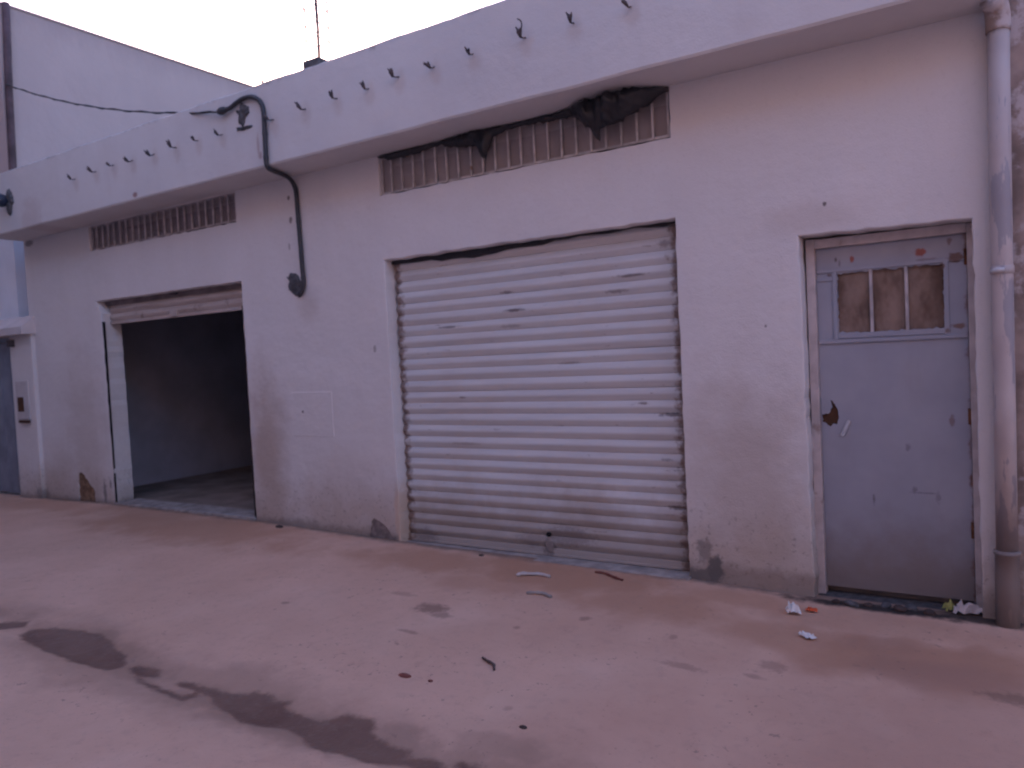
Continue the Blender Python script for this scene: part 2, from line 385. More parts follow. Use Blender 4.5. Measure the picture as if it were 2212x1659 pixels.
# ------------------------------------------------------------------ materials
HOOKS = [(-8.06, 3.58), (-7.67, 3.59), (-7.35, 3.6), (-7.03, 3.59), (-6.68, 3.59), (-6.34, 3.59), (-6.02, 3.59), (-5.68, 3.58), (-5.02, 3.57),
         (-4.64, 3.58), (-4.29, 3.59), (-3.96, 3.59), (-3.66, 3.61), (-3.33, 3.6), (-2.99, 3.61), (-2.57, 3.61), (-2.21, 3.61), (-1.82, 3.6)]
M = dict(
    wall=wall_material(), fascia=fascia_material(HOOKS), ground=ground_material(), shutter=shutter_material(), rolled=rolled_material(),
    door=door_material(), pipe=pipe_material(), film=plastic_material(),
    inner=plain('grey_inner_plaster', (.44, .46, .54), .9, .1, var=.15, scale=2),
    slabfloor=plain('dusty_concrete_floor', (.30, .24, .21), .9, .1, var=.3, scale=3),
    neighbour=neighbour_material(),
    bluewall=plain('pale_blue_plaster', (.78, .80, .86), .9, .1, var=.08, scale=1.5),
    conduit=plain('dark_grey_conduit', (.045, .048, .058), .5, .4, var=.2),
    cable=plain('black_cable', (.05, .05, .055), .6, .3),
    cement=plain('raw_grey_cement', (.115, .112, .12), .95, .1, var=.35, scale=22, bump=.6),
    brick=plain('bare_brown_render', (.26, .165, .11), .95, .1, var=.4, scale=18, bump=.6),
    iron=plain('dark_iron_wire', (.10, .082, .088), .6, .4, .3, var=.4, scale=40),
    rust=plain('rusty_iron', (.20, .085, .045), .85, .2, var=.5, scale=30, bump=.4),
    bar=plain('pale_painted_bar', (.56, .51, .50), .6, .3, var=.3, scale=10, second=(.3, .18, .12), sec_thr=(.62, .75)),
    dullbar=plain('dusty_grey_bar', (.50, .45, .455), .7, .3, var=.3, scale=10, second=(.25, .13, .10), sec_thr=(.6, .75)),
    screen=mesh_material('grey_wire_cloth', (.37, .315, .31), (.46, .40, .395), 26, .42),
    dullscreen=mesh_material('dusty_wire_cloth', (.27, .225, .235), (.37, .30, .305), 26, .47),
    rustscreen=mesh_material('rusty_wire_cloth', (.15, .092, .068), (.36, .26, .21), 34, .34),
    frame=plain('worn_cream_frame_paint', (.55, .48, .47), .6, .3, var=.2, scale=8, second=(.32, .24, .21), sec_thr=(.6, .72)),
    sill=plain('pale_sill_concrete', (.40, .35, .33), .9, .15, var=.3, scale=9),
    gate=plain('blue_grey_gate_paint', (.24, .265, .33), .55, .4, var=.2, scale=4),
    portal=plain('pillar_plaster', (.60, .545, .54), .9, .12, var=.12, scale=4),
    coping=plain('coping_plaster', (.68, .60, .59), .9, .12, var=.1, scale=4),
    rwall=plain('brown_unpainted_wall', (.36, .28, .25), .95, .1, var=.4, scale=6, bump=.5, second=(.52, .46, .46), sec_thr=(.5, .6)),
    paper=plain('white_paper', (.78, .76, .76), .8, .2, var=.08), plasticbag=plain('pale_plastic_film', (.55, .50, .50), .4, .4, var=.2),
    orange=plain('orange_wrapper', (.62, .10, .03), .5, .4, var=.2), yellow=plain('yellow_green_film', (.42, .42, .14), .5, .4, var=.2),
    twig=plain('dry_twig', (.13, .09, .085), .9, .1), redbrick=plain('red_brick_chip', (.24, .085, .07), .95, .1, bump=.6), stone=plain('dark_stone_chip', (.09, .065, .06), .9, .1),
    dark=plain('black_gap', (.02, .018, .02), .9, .1), white=plain('white_handle_paint', (.55, .56, .60), .5, .4, var=.1),
    lampglass=plain('dark_blue_lamp_body', (.02, .03, .06), .3, .5, var=.2), pit=plain('brown_box_opening', (.10, .05, .03), .8, .2),
    opp=plain('grey_house_plaster', (.42, .40, .41), .9, .1, var=.12, scale=2),
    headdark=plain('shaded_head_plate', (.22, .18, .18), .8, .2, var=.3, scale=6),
    greyrender=plain('grey_undercoat_render', (.26, .215, .205), .95, .1, var=.3, scale=25, bump=.5),
    steel=plain('dull_grey_steel', (.30, .28, .31), .7, .3, var=.2),
    trim=plain('dark_brown_downpipe', (.10, .065, .075), .7, .3, var=.4, scale=6),
)

# ------------------------------------------------------------------ ground
def lerp(xs, ys, x):
    if x <= xs[0]: return ys[0]
    for a, b, c, d in zip(xs, xs[1:], ys, ys[1:]):
        if x <= b: return c+(d-c)*(x-a)/(b-a)
    return ys[-1]
def ground_z(x, y):
    zf = lerp((-10.4, -8.4, -6, -4.2, -1.74, -.9, .2, 3), (.035, .066, .05, .006, -.02, -.05, -.05, -.06), x)
    if y > .05: return min(zf, -.06)
    d = -y; s = min(1, d/2.48); z = zf - .075*s*s*(3-2*s)
    if d > 2.48: e = min(1, (d-2.48)/2.4); z += .09*e*e*(3-2*e)
    z -= .022*math.exp(-((d-2.5)/.17)**2)
    if d < 8: z += (.008*noise.noise((x*.9, y*.9, 1.3))+.004*noise.noise((x*3, y*3, 5.1)))*min(1, d/.3+.2)
    return z
def axis(dense0, dense1, step, far):
    a = []; v = dense0
    while v <= dense1+1e-6: a.append(v); v += step
    g = step*2; v = dense1
    while v < far: v += g; g *= 1.6; a.append(v)
    g = step*2; v = dense0
    while v > -far: v -= g; g *= 1.6; a.insert(0, v)
    return a
# damp mud lying in the middle gutter (outlines in metres on the ground)
PUD = [[(-5.176, -2.536), (-5.2, -2.461), (-5.07, -2.385), (-4.857, -2.335), (-4.67, -2.315), (-4.455, -2.353), (-4.366, -2.397), (-4.272, -2.406), (-4.159, -2.447), (-4.103, -2.508), (-4.122, -2.558), (-4.144, -2.589), (-4.31, -2.598), (-4.426, -2.621), (-4.574, -2.612), (-4.699, -2.617), (-4.851, -2.603), (-5.032, -2.586)], [(-4.087, -2.5), (-4.04, -2.457), (-3.908, -2.44), (-3.844, -2.45), (-3.793, -2.497), (-3.853, -2.529), (-3.925, -2.546)], [(-5.6, -2.597), (-5.512, -2.5), (-5.452, -2.444), (-5.344, -2.401), (-5.281, -2.459), (-5.346, -2.52), (-5.36, -2.567), (-5.485, -2.645)], [(-3.628, -2.509), (-3.624, -2.476), (-3.544, -2.459), (-3.451, -2.462), (-3.368, -2.46), (-3.263, -2.448), (-3.181, -2.429), (-3.157, -2.382), (-3.065, -2.383), (-2.971, -2.397), (-2.911, -2.373), (-2.884, -2.426), (-2.777, -2.438), (-2.679, -2.452), (-2.622, -2.441), (-2.582, -2.371), (-2.512, -2.343), (-2.432, -2.336), (-2.371, -2.363), (-2.344, -2.414), (-2.292, -2.441), (-2.191, -2.447), (-2.112, -2.46), (-2.062, -2.5), (-2.022, -2.479), (-1.968, -2.466), (-1.912, -2.487), (-1.829, -2.547), (-1.899, -2.593), (-2.037, -2.559), (-2.099, -2.6), (-2.199, -2.627), (-2.328, -2.628), (-2.408, -2.647), (-2.501, -2.646), (-2.613, -2.605), (-2.705, -2.567), (-2.834, -2.613), (-2.942, -2.646), (-3.053, -2.61), (-3.194, -2.589), (-3.313, -2.528), (-3.426, -2.517), (-3.564, -2.517)], [(-1.855, -2.471), (-1.86, -2.422), (-1.81, -2.428), (-1.755, -2.43), (-1.671, -2.458), (-1.587, -2.479), (-1.681, -2.549), (-1.794, -2.513)], [(-3.928, -2.561), (-3.878, -2.557), (-3.675, -2.574), (-3.538, -2.587), (-3.462, -2.587), (-3.434, -2.511), (-3.39, -2.551), (-3.392, -2.635), (-3.475, -2.637), (-3.653, -2.614), (-3.812, -2.598)]]
def sdist(p, poly):
    d = min(((p-Vector(a)-(Vector(b)-Vector(a))*max(0, min(1, (p-Vector(a)).dot(Vector(b)-Vector(a))/max(1e-9, (Vector(b)-Vector(a)).length_squared)))).length for a, b in zip(poly, poly[1:]+poly[:1])))
    return -d if inpoly(p, poly) else d
def wetness(x, y):
    if not (-6.6 < x < -.6 and -3.0 < y < -2.0): return 0.
    p = Vector((x, y)); best = 9
    for poly in PUD:
        xs_ = [q[0] for q in poly]; ys_ = [q[1] for q in poly]
        if min(xs_)-.2 < x < max(xs_)+.2 and min(ys_)-.2 < y < max(ys_)+.2: best = min(best, sdist(p, poly))
    t_ = max(0, min(1, .5-best/.10)); return t_*t_*(3-2*t_)
def span(a, b, st): return [a+(b-a)*i/round((b-a)/st) for i in range(round((b-a)/st))]
def outward(v0, sgn, g, far):
    out = []; v = v0
    while abs(v) < far: v += sgn*g; g *= 1.6; out.append(v)
    return out
gx = outward(-13, -1, .2, 400)[::-1]+span(-13, -6, .1)+span(-6, -1.2, .025)+span(-1.2, 2.4, .09)+[2.4]+outward(2.4, 1, .2, 400)
gy = outward(-5.6, -1, .2, 400)[::-1]+span(-5.6, -2.85, .085)+span(-2.85, -2.2, .02)+span(-2.2, .35, .085)+[.35]+outward(.35, 1, .2, 400)
verts = []; wets = []
for y in gy:
    for x in gx:
        k = wetness(x, y); wets.append(k); verts.append((x, y, ground_z(x, y)-.007*k))
n = len(gx)
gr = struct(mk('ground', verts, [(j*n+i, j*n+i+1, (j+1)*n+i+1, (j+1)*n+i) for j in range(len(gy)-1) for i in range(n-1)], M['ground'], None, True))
at = gr.data.attributes.new('wet', 'FLOAT', 'POINT'); at.data.foreach_set('value', wets)

# ------------------------------------------------------------------ garage building
gb = tag(empty('garage_building', (-5, 0, 0)), 'long single-storey whitewashed garage with two shutter openings and a deep fascia', 'building')
def part(o, parent=gb):
    o.parent = parent; o.matrix_parent_inverse = parent.matrix_world.inverted() if False else Matrix.Translation(-Vector((-5, 0, 0))) if parent is gb else Matrix.Identity(4)
    return o
L_OPEN = [(-8.42, -.3), (-6.045, -.3), (-6.05, 2.35), (-8.54, 2.353), (-8.44, 2.21)]
S_OPEN = [(-4.225, -.3), (-1.735, -.3), (-1.735, 2.36), (-4.245, 2.357)]
D_OPEN = [(-.945, -.3), (-.07, -.3), (-.075, 2.13), (-.97, 2.148)]
G1 = [(-8.58, 2.925), (-6.07, 2.918), (-6.06, 3.203), (-8.587, 3.203)]
G2 = [(-4.253, 2.888), (-1.745, 2.886), (-1.74, 3.203), (-4.254, 3.203)]
holes = [jag(h, .06, .003, 10+i) for i, h in enumerate((L_OPEN, S_OPEN, D_OPEN, G1, G2))]
# damaged arrises near the ground
def chew(poly, seed):
    r_ = random.Random(seed); return [(x+(r_.uniform(-.012, .004) if z < .5 and abs(z) < .5 else 0)*(1 if x < -3 else -1), z) for x, z in poly]
outer = [(-10.03, -.3), (.02, -.3), (.02, 3.25), (-10.03, 3.25)]
CHIP = jag([(-9.19, .0), (-8.84, .0), (-8.835, .20), (-8.93, .27), (-9.02, .36), (-9.10, .40), (-9.17, .37)], .03, .007, 5)
CHIP2 = jag([(-4.58, .0), (-4.28, .0), (-4.36, .09), (-4.46, .16), (-4.52, .185), (-4.555, .15)], .025, .006, 6)
rings0 = [offset(h, .009) for h in holes]
V, F = plate(outer, rings0, [CHIP, CHIP2])
verts = [(x, 0, z) for x, z in V]; faces = [f if True else f for f in F]
TH = .22
for h, r0 in zip(holes, rings0):
    hh = h if area(h) > 0 else h[::-1]; n = len(hh)
    prof = [(r0, 0.), (offset(h, .003), .003), (hh, .010), (hh, TH)]
    base = []
    for ring, y in prof: base.append(len(verts)); verts += [(x, y, z) for x, z in ring]
    for a, b in zip(base, base[1:]): faces += [(a+i, a+(i+1) % n, b+(i+1) % n, b+i) for i in range(n)]
for ch in (CHIP, CHIP2):
    n = len(ch); a = len(verts); verts += [(x, 0, z) for x, z in ch]; b = len(verts); verts += [(x, .018, z) for x, z in ch]
    faces += [(a+i, a+(i+1) % n, b+(i+1) % n, b+i) for i in range(n)]
b0 = len(verts); V2, F2 = plate(outer, holes); verts += [(x, TH, z) for x, z in V2]; faces += [tuple(b0+i for i in f[::-1]) for f in F2]
c0 = len(verts); verts += [(x, 0, z) for x, z in outer]+[(x, TH, z) for x, z in outer]
faces += [(c0+i, c0+4+i, c0+4+(i+1) % 4, c0+(i+1) % 4) for i in range(4)]
bm = bmesh.new(); vv = [bm.verts.new(v) for v in verts]
for f in faces:
    try: bm.faces.new([vv[i] for i in f])
    except ValueError: pass
bmesh.ops.remove_doubles(bm, verts=bm.verts, dist=1e-5)
wall = part(frombm('front_wall', bm, M['wall']))
def chip_fill(name, poly, mat, y, label):
    V, F = plate(offset(poly, .004), []); rnd = random.Random(3)
    o = mk(name, [(x, y-.006*rnd.random(), z) for x, z in V], F, mat, wall); o['label'] = label; return o
chip_fill('bare_patch', CHIP, M['brick'], .018, 'brown patch where the plaster has fallen off')
chip_fill('bare_patch', CHIP2, M['greyrender'], .012, 'grey triangular patch of lost plaster')
# meter recess cover, painted over
bm = bmesh.new(); addbox(bm, -5.445, -4.935, -.0035, .01, .875, 1.278, .003)
for z in (.875, 1.278): pass
cov = frombm('recess_cover', bm, M['wall'], wall)
# body behind the front
part(box('side_wall', -10.03, -9.36, TH-.005, 7.2, -.3, 3.4, M['inner']))
part(box('side_wall', -.12, .02, TH-.005, 7.2, -.3, 3.4, M['inner']))
part(box('side_wall', -5.1, -4.9, TH-.005, 7.0, -.3, 3.4, M['inner']))
part(box('back_wall', -10.03, .02, 7.0, 7.2, -.3, 3.4, M['inner']))
part(box('floor', -9.4, -.1, .225, 7.05, -.28, .075, M['slabfloor']))
# fascia and canopy
bm = bmesh.new(); xs = [-10.03+i*.085 for i in range(119)]; xs[-1] = .02
rows = []
for i, x in enumerate(xs):
    jt = .010*noise.noise((x*2.3, 0, 0))+.005*noise.noise((x*11, 2, 0)); jb = .005*noise.noise((x*2, 7, 0)); jy = .002*noise.noise((x*1.1, 3, 3))
    pr = [(-.20, 3.905+jt*.5), (-.384, 3.905+jt), (-.397+jy, 3.893+jt), (-.400+jy, 3.55), (-.398+jy, 3.226+jb), (-.388, 3.211+jb), (-.1, 3.21), (.35, 3.21), (.35, 3.72), (-.20, 3.72)]
    rows.append([bm.verts.new((x, a, b)) for a, b in pr])
for a, b in zip(rows, rows[1:]):
    for k in range(len(a)): bm.faces.new((a[k], a[(k+1) % len(a)], b[(k+1) % len(a)], b[k]))
bm.faces.new(rows[0]); bm.faces.new(rows[-1][::-1])
fascia = part(frombm('fascia', bm, M['fascia']))
part(box('roof', -10.03, .02, .34, 7.2, 3.395, 3.715, M['cement']))

# bent wire ties left in the fascia, each a little different
def wire_tie(seed, tall):
    r_ = random.Random(seed); bm = bmesh.new()
    addtube(bm, catmull([(.01, .02, 0), (.008, -.008, -.004), (0, -.03, -.012), (-.004, -.055, -.002)], 4), .0055, 6)
    e = Vector((-.004, -.052, -.002))
    for k in range(3):
        d = Vector((r_.uniform(-.03, .02), r_.uniform(-.045, -.02), r_.uniform(.02, .05)))
        addtube(bm, [e+Vector((0, .006, -.004)), e+d*.5+Vector((0, 0, .004)), e+d], [.009, .009, .004], 6)
    addtube(bm, [e+Vector((.004, .004, -.018)), e+Vector((-.004, -.02, .012)), e+Vector((-.006, -.03, .022))], [.006, .014, .008], 7)
    if tall: addtube(bm, catmull([e+Vector((0, -.01, .01)), e+Vector((.012, -.01, .05)), e+Vector((.004, -.015, .085)), e+Vector((-.02, -.02, .10))], 4), .005, 6)
    return frombm('wire_tie', bm, M['iron'], fascia, True)
for i, (x, z) in enumerate(HOOKS):
    o = wire_tie(100+i, i == 15); o.location = (x, -.40, z); s = random.uniform(.8, 1.02); o.scale = (s, s, s); o.rotation_euler = (random.uniform(-.2, .2), random.uniform(-.3, .3), random.uniform(-.25, .25))
def smear(name, poly, y, mat, parent, thick=.012, seed=1):
    """rough lump of cement pressed on a wall"""
    o = jag(poly, .018, .004, seed); c = (sum(p[0] for p in o)/len(o), sum(p[1] for p in o)/len(o)); n = len(o); r_ = random.Random(seed)
    vs = [(x, y, z) for x, z in o]+[(c[0]+(x-c[0])*.82, y-thick*r_.uniform(.6, 1), c[1]+(z-c[1])*.82) for x, z in o]+[(c[0]+(x-c[0])*.4, y-thick*r_.uniform(.6, 1.4), c[1]+(z-c[1])*.4) for x, z in o]+[(c[0], y-thick, c[1])]
    fs = [(a*n+i, a*n+(i+1) % n, (a+1)*n+(i+1) % n, (a+1)*n+i) for a in (0, 1) for i in range(n)]+[(2*n+i, 2*n+(i+1) % n, 3*n) for i in range(n)]
    bm = bmesh.new(); vv = [bm.verts.new(v) for v in vs]
    for f in fs: bm.faces.new([vv[i] for i in f])
    return frombm(name, bm, mat, parent)
smear('cement_patch', [(-5.475, 3.735), (-5.42, 3.745), (-5.40, 3.80), (-5.355, 3.77), (-5.305, 3.745), (-5.30, 3.69), (-5.35, 3.66), (-5.37, 3.61), (-5.40, 3.58), (-5.445, 3.62), (-5.44, 3.69)], -.399, M['cement'], fascia, .018, 2)
smear('cement_patch', [(-5.49, 3.60), (-5.40, 3.585), (-5.28, 3.585), (-5.27, 3.567), (-5.38, 3.555), (-5.48, 3.565)], -.399, M['cement'], fascia, .014, 3)
smear('cement_patch', [(-5.385, 2.348), (-5.391, 2.326), (-5.418, 2.337), (-5.389, 2.307), (-5.382, 2.287), (-5.399, 2.255), (-5.397, 2.213), (-5.352, 2.176), (-5.314, 2.148), (-5.276, 2.131), (-5.236, 2.141), (-5.197, 2.187), (-5.188, 2.241), (-5.213, 2.271), (-5.243, 2.288), (-5.259, 2.33), (-5.3, 2.356), (-5.328, 2.354), (-5.359, 2.368)], -.001, M['cement'], wall, .02, 4)

# --- roller shutters
PITCH = .0941
def slat_mesh(name, L, mat, amp=.021):
    pr = []
    for k in range(11):
        s = k/10; u = s/.52 if s < .52 else (1-s)/.48; pr.append((-amp*(1-(1-u)**1.15), PITCH*s))
    pr = [(0.004, -.001)]+pr+[(.004, PITCH+.001)]
    xs = [0, L*.33, L*.67, L]; vs = [(x, a, b) for x in xs for a, b in pr]; n = len(pr)
    fs = [(i*n+k, (i+1)*n+k, (i+1)*n+k+1, i*n+k+1) for i in range(3) for k in range(n-1)]
    me = bpy.data.meshes.new(name); me.from_pydata(vs, [], fs); me.materials.append(mat)
    me.polygons.foreach_set('use_smooth', [True]*len(fs)); return me
def rails(parent, x0, x1, w, y0, y1, z0, z1, mat):
    for x, sg in ((x0, 1), (x1, -1)): box('guide_rail', min(x, x+sg*w), max(x, x+sg*w), y0, y1, z0, z1, mat, parent)
bm = bmesh.new(); addbox(bm, -4.232, -1.748, .108, .132, -.004, .052, .004)
ms = part(frombm('roller_shutter', bm, M['shutter'])); rails(ms, -4.246, -1.734, .03, .145, .175, -.02, 2.355, M['dark'])
ms['label'] = 'closed pale corrugated shutter with scuffed slats'
sm = slat_mesh('slat', 2.478, M['shutter'])
for k in range(25):
    o = bpy.data.objects.new('slat', sm); col.objects.link(o); o.parent = ms
    z = -.005+.055+k*PITCH*.988 if k else .05
    o.location = (-4.226+random.uniform(-.004, .004), .125+random.uniform(-.002, .002), .05+k*PITCH*.982); o.scale.z = .982; o.rotation_euler = (random.uniform(-.03, .03), 0, random.uniform(-.0008, .0008))
bm = bmesh.new(); addbox(bm, -4.232, -1.748, .094, .1075, -.003, .012, .002)
frombm('foot_strip', bm, M['shutter'], ms)
bm = bmesh.new(); addtube(bm, [(-2.86, .12, .155), (-2.86, .098, .155)], .017, 12); frombm('lock', bm, M['dark'], ms, True)
bm = bmesh.new(); addbox(bm, -2.89, -2.82, .102, .112, .02, .11, .004); frombm('latch_plate', bm, M['shutter'], ms)
# dark sagging strip shaped to stand in for the dark gap below the lintel
pts = [(-4.24+2.5*i/24, .10, 2.352-.01*noise.noise((i*.5, 1, 1))) for i in range(25)]
bm = bmesh.new(); vs0 = []; r_ = random.Random(9)
for i, p in enumerate(pts):
    dpt = .035+.022*noise.noise((i*.55, 4, 2))+(.02 if 4 < i < 11 else 0) - (.02 if i > 14 else 0)
    vs0.append([bm.verts.new((p[0], .092, 2.358)), bm.verts.new((p[0], .088, 2.356-dpt*.6)), bm.verts.new((p[0], .094, 2.356-max(.006, dpt)))])
for a, b in zip(vs0, vs0[1:]):
    for k in range(2): bm.faces.new((a[k], b[k], b[k+1], a[k+1]))
o = frombm('head_strip', bm, M['film'], ms); md = o.modifiers.new('thickness', 'SOLIDIFY'); md.thickness = .004
bm = bmesh.new(); addbox(bm, -8.425, -6.05, .085, .125, 2.09, 2.122, .004)
ls = part(frombm('roller_shutter', bm, M['rolled'])); rails(ls, -8.452, -6.034, .030, .003, .024, .06, 2.12, M['dark'])
ls['label'] = 'raised shutter with only its lowest slats showing'
sm2 = slat_mesh('slat', 2.36, M['rolled'])
for k in range(2):
    o = bpy.data.objects.new('slat', sm2); col.objects.link(o); o.parent = ls; o.location = (-8.42, .105, 2.120+k*PITCH*.95); o.scale.z = .95
bm = bmesh.new(); addbox(bm, -7.30, -7.18, .07, .09, 2.10, 2.17, .004); frombm('latch_plate', bm, M['rolled'], ls)
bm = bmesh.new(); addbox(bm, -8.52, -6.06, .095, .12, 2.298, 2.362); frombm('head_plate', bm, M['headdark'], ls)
bm = bmesh.new(); addbox(bm, -7.27, -7.17, .06, .096, 2.325, 2.345); frombm('head_bracket', bm, M['iron'], ls)
part(box('threshold', -4.24, -1.72, -.055, .26, -.2, -.008, M['sill'], None, .006))
part(box('threshold', -8.41, -6.05, -.02, .26, -.2, .081, M['sill'], None, .006))

# --- vent grilles
def grille(x0, x1, z0, z1, nb, mbar, mscr, y):
    bm = bmesh.new()
    addbox(bm, x0, x1, y, y+.012, z0, z0+.016); addbox(bm, x0, x1, y, y+.012, z1-.016, z1)
    addbox(bm, x0, x0+.016, y+.001, y+.011, z0+.016, z1-.016); addbox(bm, x1-.016, x1, y+.001, y+.011, z0+.016, z1-.016)
    g = part(frombm('vent_grille', bm, mbar))
    bmb = bmesh.new(); addbox(bmb, -.0075, .0075, -.0075, .0075, (z0-z1)/2+.004, (z1-z0)/2-.004, .002); b0_ = frombm('bar', bmb, mbar, g)
    for k in range(nb):
        o = b0_ if k == 0 else copyobj(b0_, g)
        o.location = (x0+(x1-x0)*(k+1)/(nb+1)+random.uniform(-.004, .004), y-.003, (z0+z1)/2); o.rotation_euler = (0, random.uniform(-.012, .012), 0)
    mk('wire_screen', [(x0+.004, y+.022, z0), (x1-.004, y+.022, z0), (x1-.004, y+.022, z1), (x0+.004, y+.022, z1)], [(0, 1, 2, 3)], mscr, g)
    return g
grille(-8.57, -6.075, 2.932, 3.198, 21, M['dullbar'], M['dullscreen'], .022)['label'] = 'dim vent grille with dusty bars'
grille(-4.245, -1.752, 2.896, 3.198, 21, M['bar'], M['screen'], .022)['label'] = 'vent grille with pale bars'

# --- steel entrance door
DY = .165
bm = bmesh.new()
addbox(bm, -.955, -.905, .125, .205, -.07, 2.135, .003); addbox(bm, -.105, -.062, .125, .205, -.07, 2.125, .003); addbox(bm, -.905, -.105, .126, .204, 2.075, 2.13, .003)
dr = part(frombm('entrance_door', bm, M['frame'])); dr['label'] = 'grey-blue steel door with a rusty mesh window'
WX0, WX1, WZ0, WZ1 = -.785, -.225, 1.555, 1.915
lo = jag([(-.903, -.015), (-.108, -.015), (-.108, 2.073), (-.903, 2.073)], .3, 0, 1); wi = jag([(WX0, WZ0), (WX1, WZ0), (WX1, WZ1), (WX0, WZ1)], .02, .004, 2)
lock = jag([(-.900, 1.055), (-.862, 1.06), (-.838, 1.10), (-.848, 1.145), (-.822, 1.12), (-.805, 1.07), (-.803, 1.03), (-.812, .995), (-.835, 1.0), (-.85, .98), (-.868, .99), (-.90, 1.01)], .012, .003, 3)
V, F = plate(lo, [wi, lock])
bm = bmesh.new(); vv = [bm.verts.new((x, DY, z)) for x, z in V]
for f in F: bm.faces.new([vv[i] for i in f])
ret = bmesh.ops.extrude_face_region(bm, geom=list(bm.faces))
for g_ in ret['geom']:
    if isinstance(g_, bmesh.types.BMVert): g_.co.y += .03
leaf = frombm('door_leaf', bm, M['door'], dr)
bm = bmesh.new()  # raised steel strips
addbox(bm, -.903, -.108, DY-.012, DY+.002, 1.492, 1.515, .002)
addbox(bm, -.903, -.78, DY-.008, DY+.002, 1.875, 1.895, .002)
addbox(bm, -.812, -.788, DY-.010, DY+.002, 1.515, 1.925, .002); addbox(bm, -.222, -.198, DY-.010, DY+.002, 1.515, 1.935, .002)
addbox(bm, -.788, -.222, DY-.009, DY+.002, 1.520, 1.550, .002); addbox(bm, -.903, -.108, DY-.009, DY+.002, 1.925, 1.945, .002)
frombm('panel_strip', bm, M['door'], dr)
for x in (-.60, -.412):
    bm = bmesh.new(); addbox(bm, x-.009, x+.009, DY-.004, DY+.012, WZ0-.012, WZ1+.006, .002); frombm('bar', bm, M['dullbar'], dr)
for x0, x1 in ((WX0-.005, -.60), (-.60, -.412), (-.412, WX1+.005)):
    mk('wire_screen', [(x0, DY+.020, WZ0-.01), (x1, DY+.020, WZ0-.01), (x1, DY+.020, WZ1+.01), (x0, DY+.020, WZ1+.01)], [(0, 1, 2, 3)], M['rustscreen'], dr)
box('window_backing', WX0-.02, WX1+.02, DY+.045, DY+.05, WZ0-.02, WZ1+.02, M['rust'], dr)
bm = bmesh.new(); addbox(bm, -.91, -.79, DY+.016, DY+.03, .96, 1.16); frombm('lock_body', bm, M['pit'], dr)
bm = bmesh.new(); addbox(bm, -.012, .012, -.012, 0, -.055, .055, .010); h = frombm('handle_plate', bm, M['white'], dr); h.location = (-.765, DY, .972); h.rotation_euler = (0, R(24), 0)
for z in (.35, 1.0, 1.9):
    bm = bmesh.new(); addtube(bm, [(-.112, DY-.006, z), (-.112, DY-.006, z+.09)], .009, 10); frombm('hinge', bm, M['rust'], dr, True)
part(box('doorstep', -.95, -.065, .02, .30, -.25, -.058, M['cement'], None, .01))

# --- stub of an unfinished column on the roof
st = part(frombm('column_stub', (lambda b: (addbox(b, -4.955, -4.765, -.095, .095, 3.70, 4.125, .008), b)[1])(bmesh.new()), M['cement']))
for dx in (-.07, .0, .07):
    for dy in ((-.07, .07) if dx else (.02,)):
        tube('rebar', catmull([(-4.86+dx, dy, 4.1), (-4.86+dx+.004, dy, 4.4), (-4.862+dx, dy, 4.8), (-4.855+dx, dy, 5.3)], 3), .0070, M['iron'], st, 6)
for z in (4.30, 4.42, 4.56, 4.8):
    a = .072; tube('stirrup', [(-4.86-a, -a, z), (-4.86+a, -a, z+.01), (-4.86+a, a, z), (-4.86-a, a, z-.005), (-4.86-a, -a, z)], .0048, M['iron'], st, 5)
part(tube('roof_rod', catmull([(-5.60, .02, 3.7), (-5.60, .02, 4.1), (-5.585, .02, 4.4), (-5.575, .02, 5.2)], 3), .0062, M['iron']))
tube('rod_foot', [(-5.60, .02, 3.71), (-5.60, .02, 4.14)], .011, M['iron'], gb, 8).matrix_parent_inverse = Matrix.Translation((5, 0, 0))

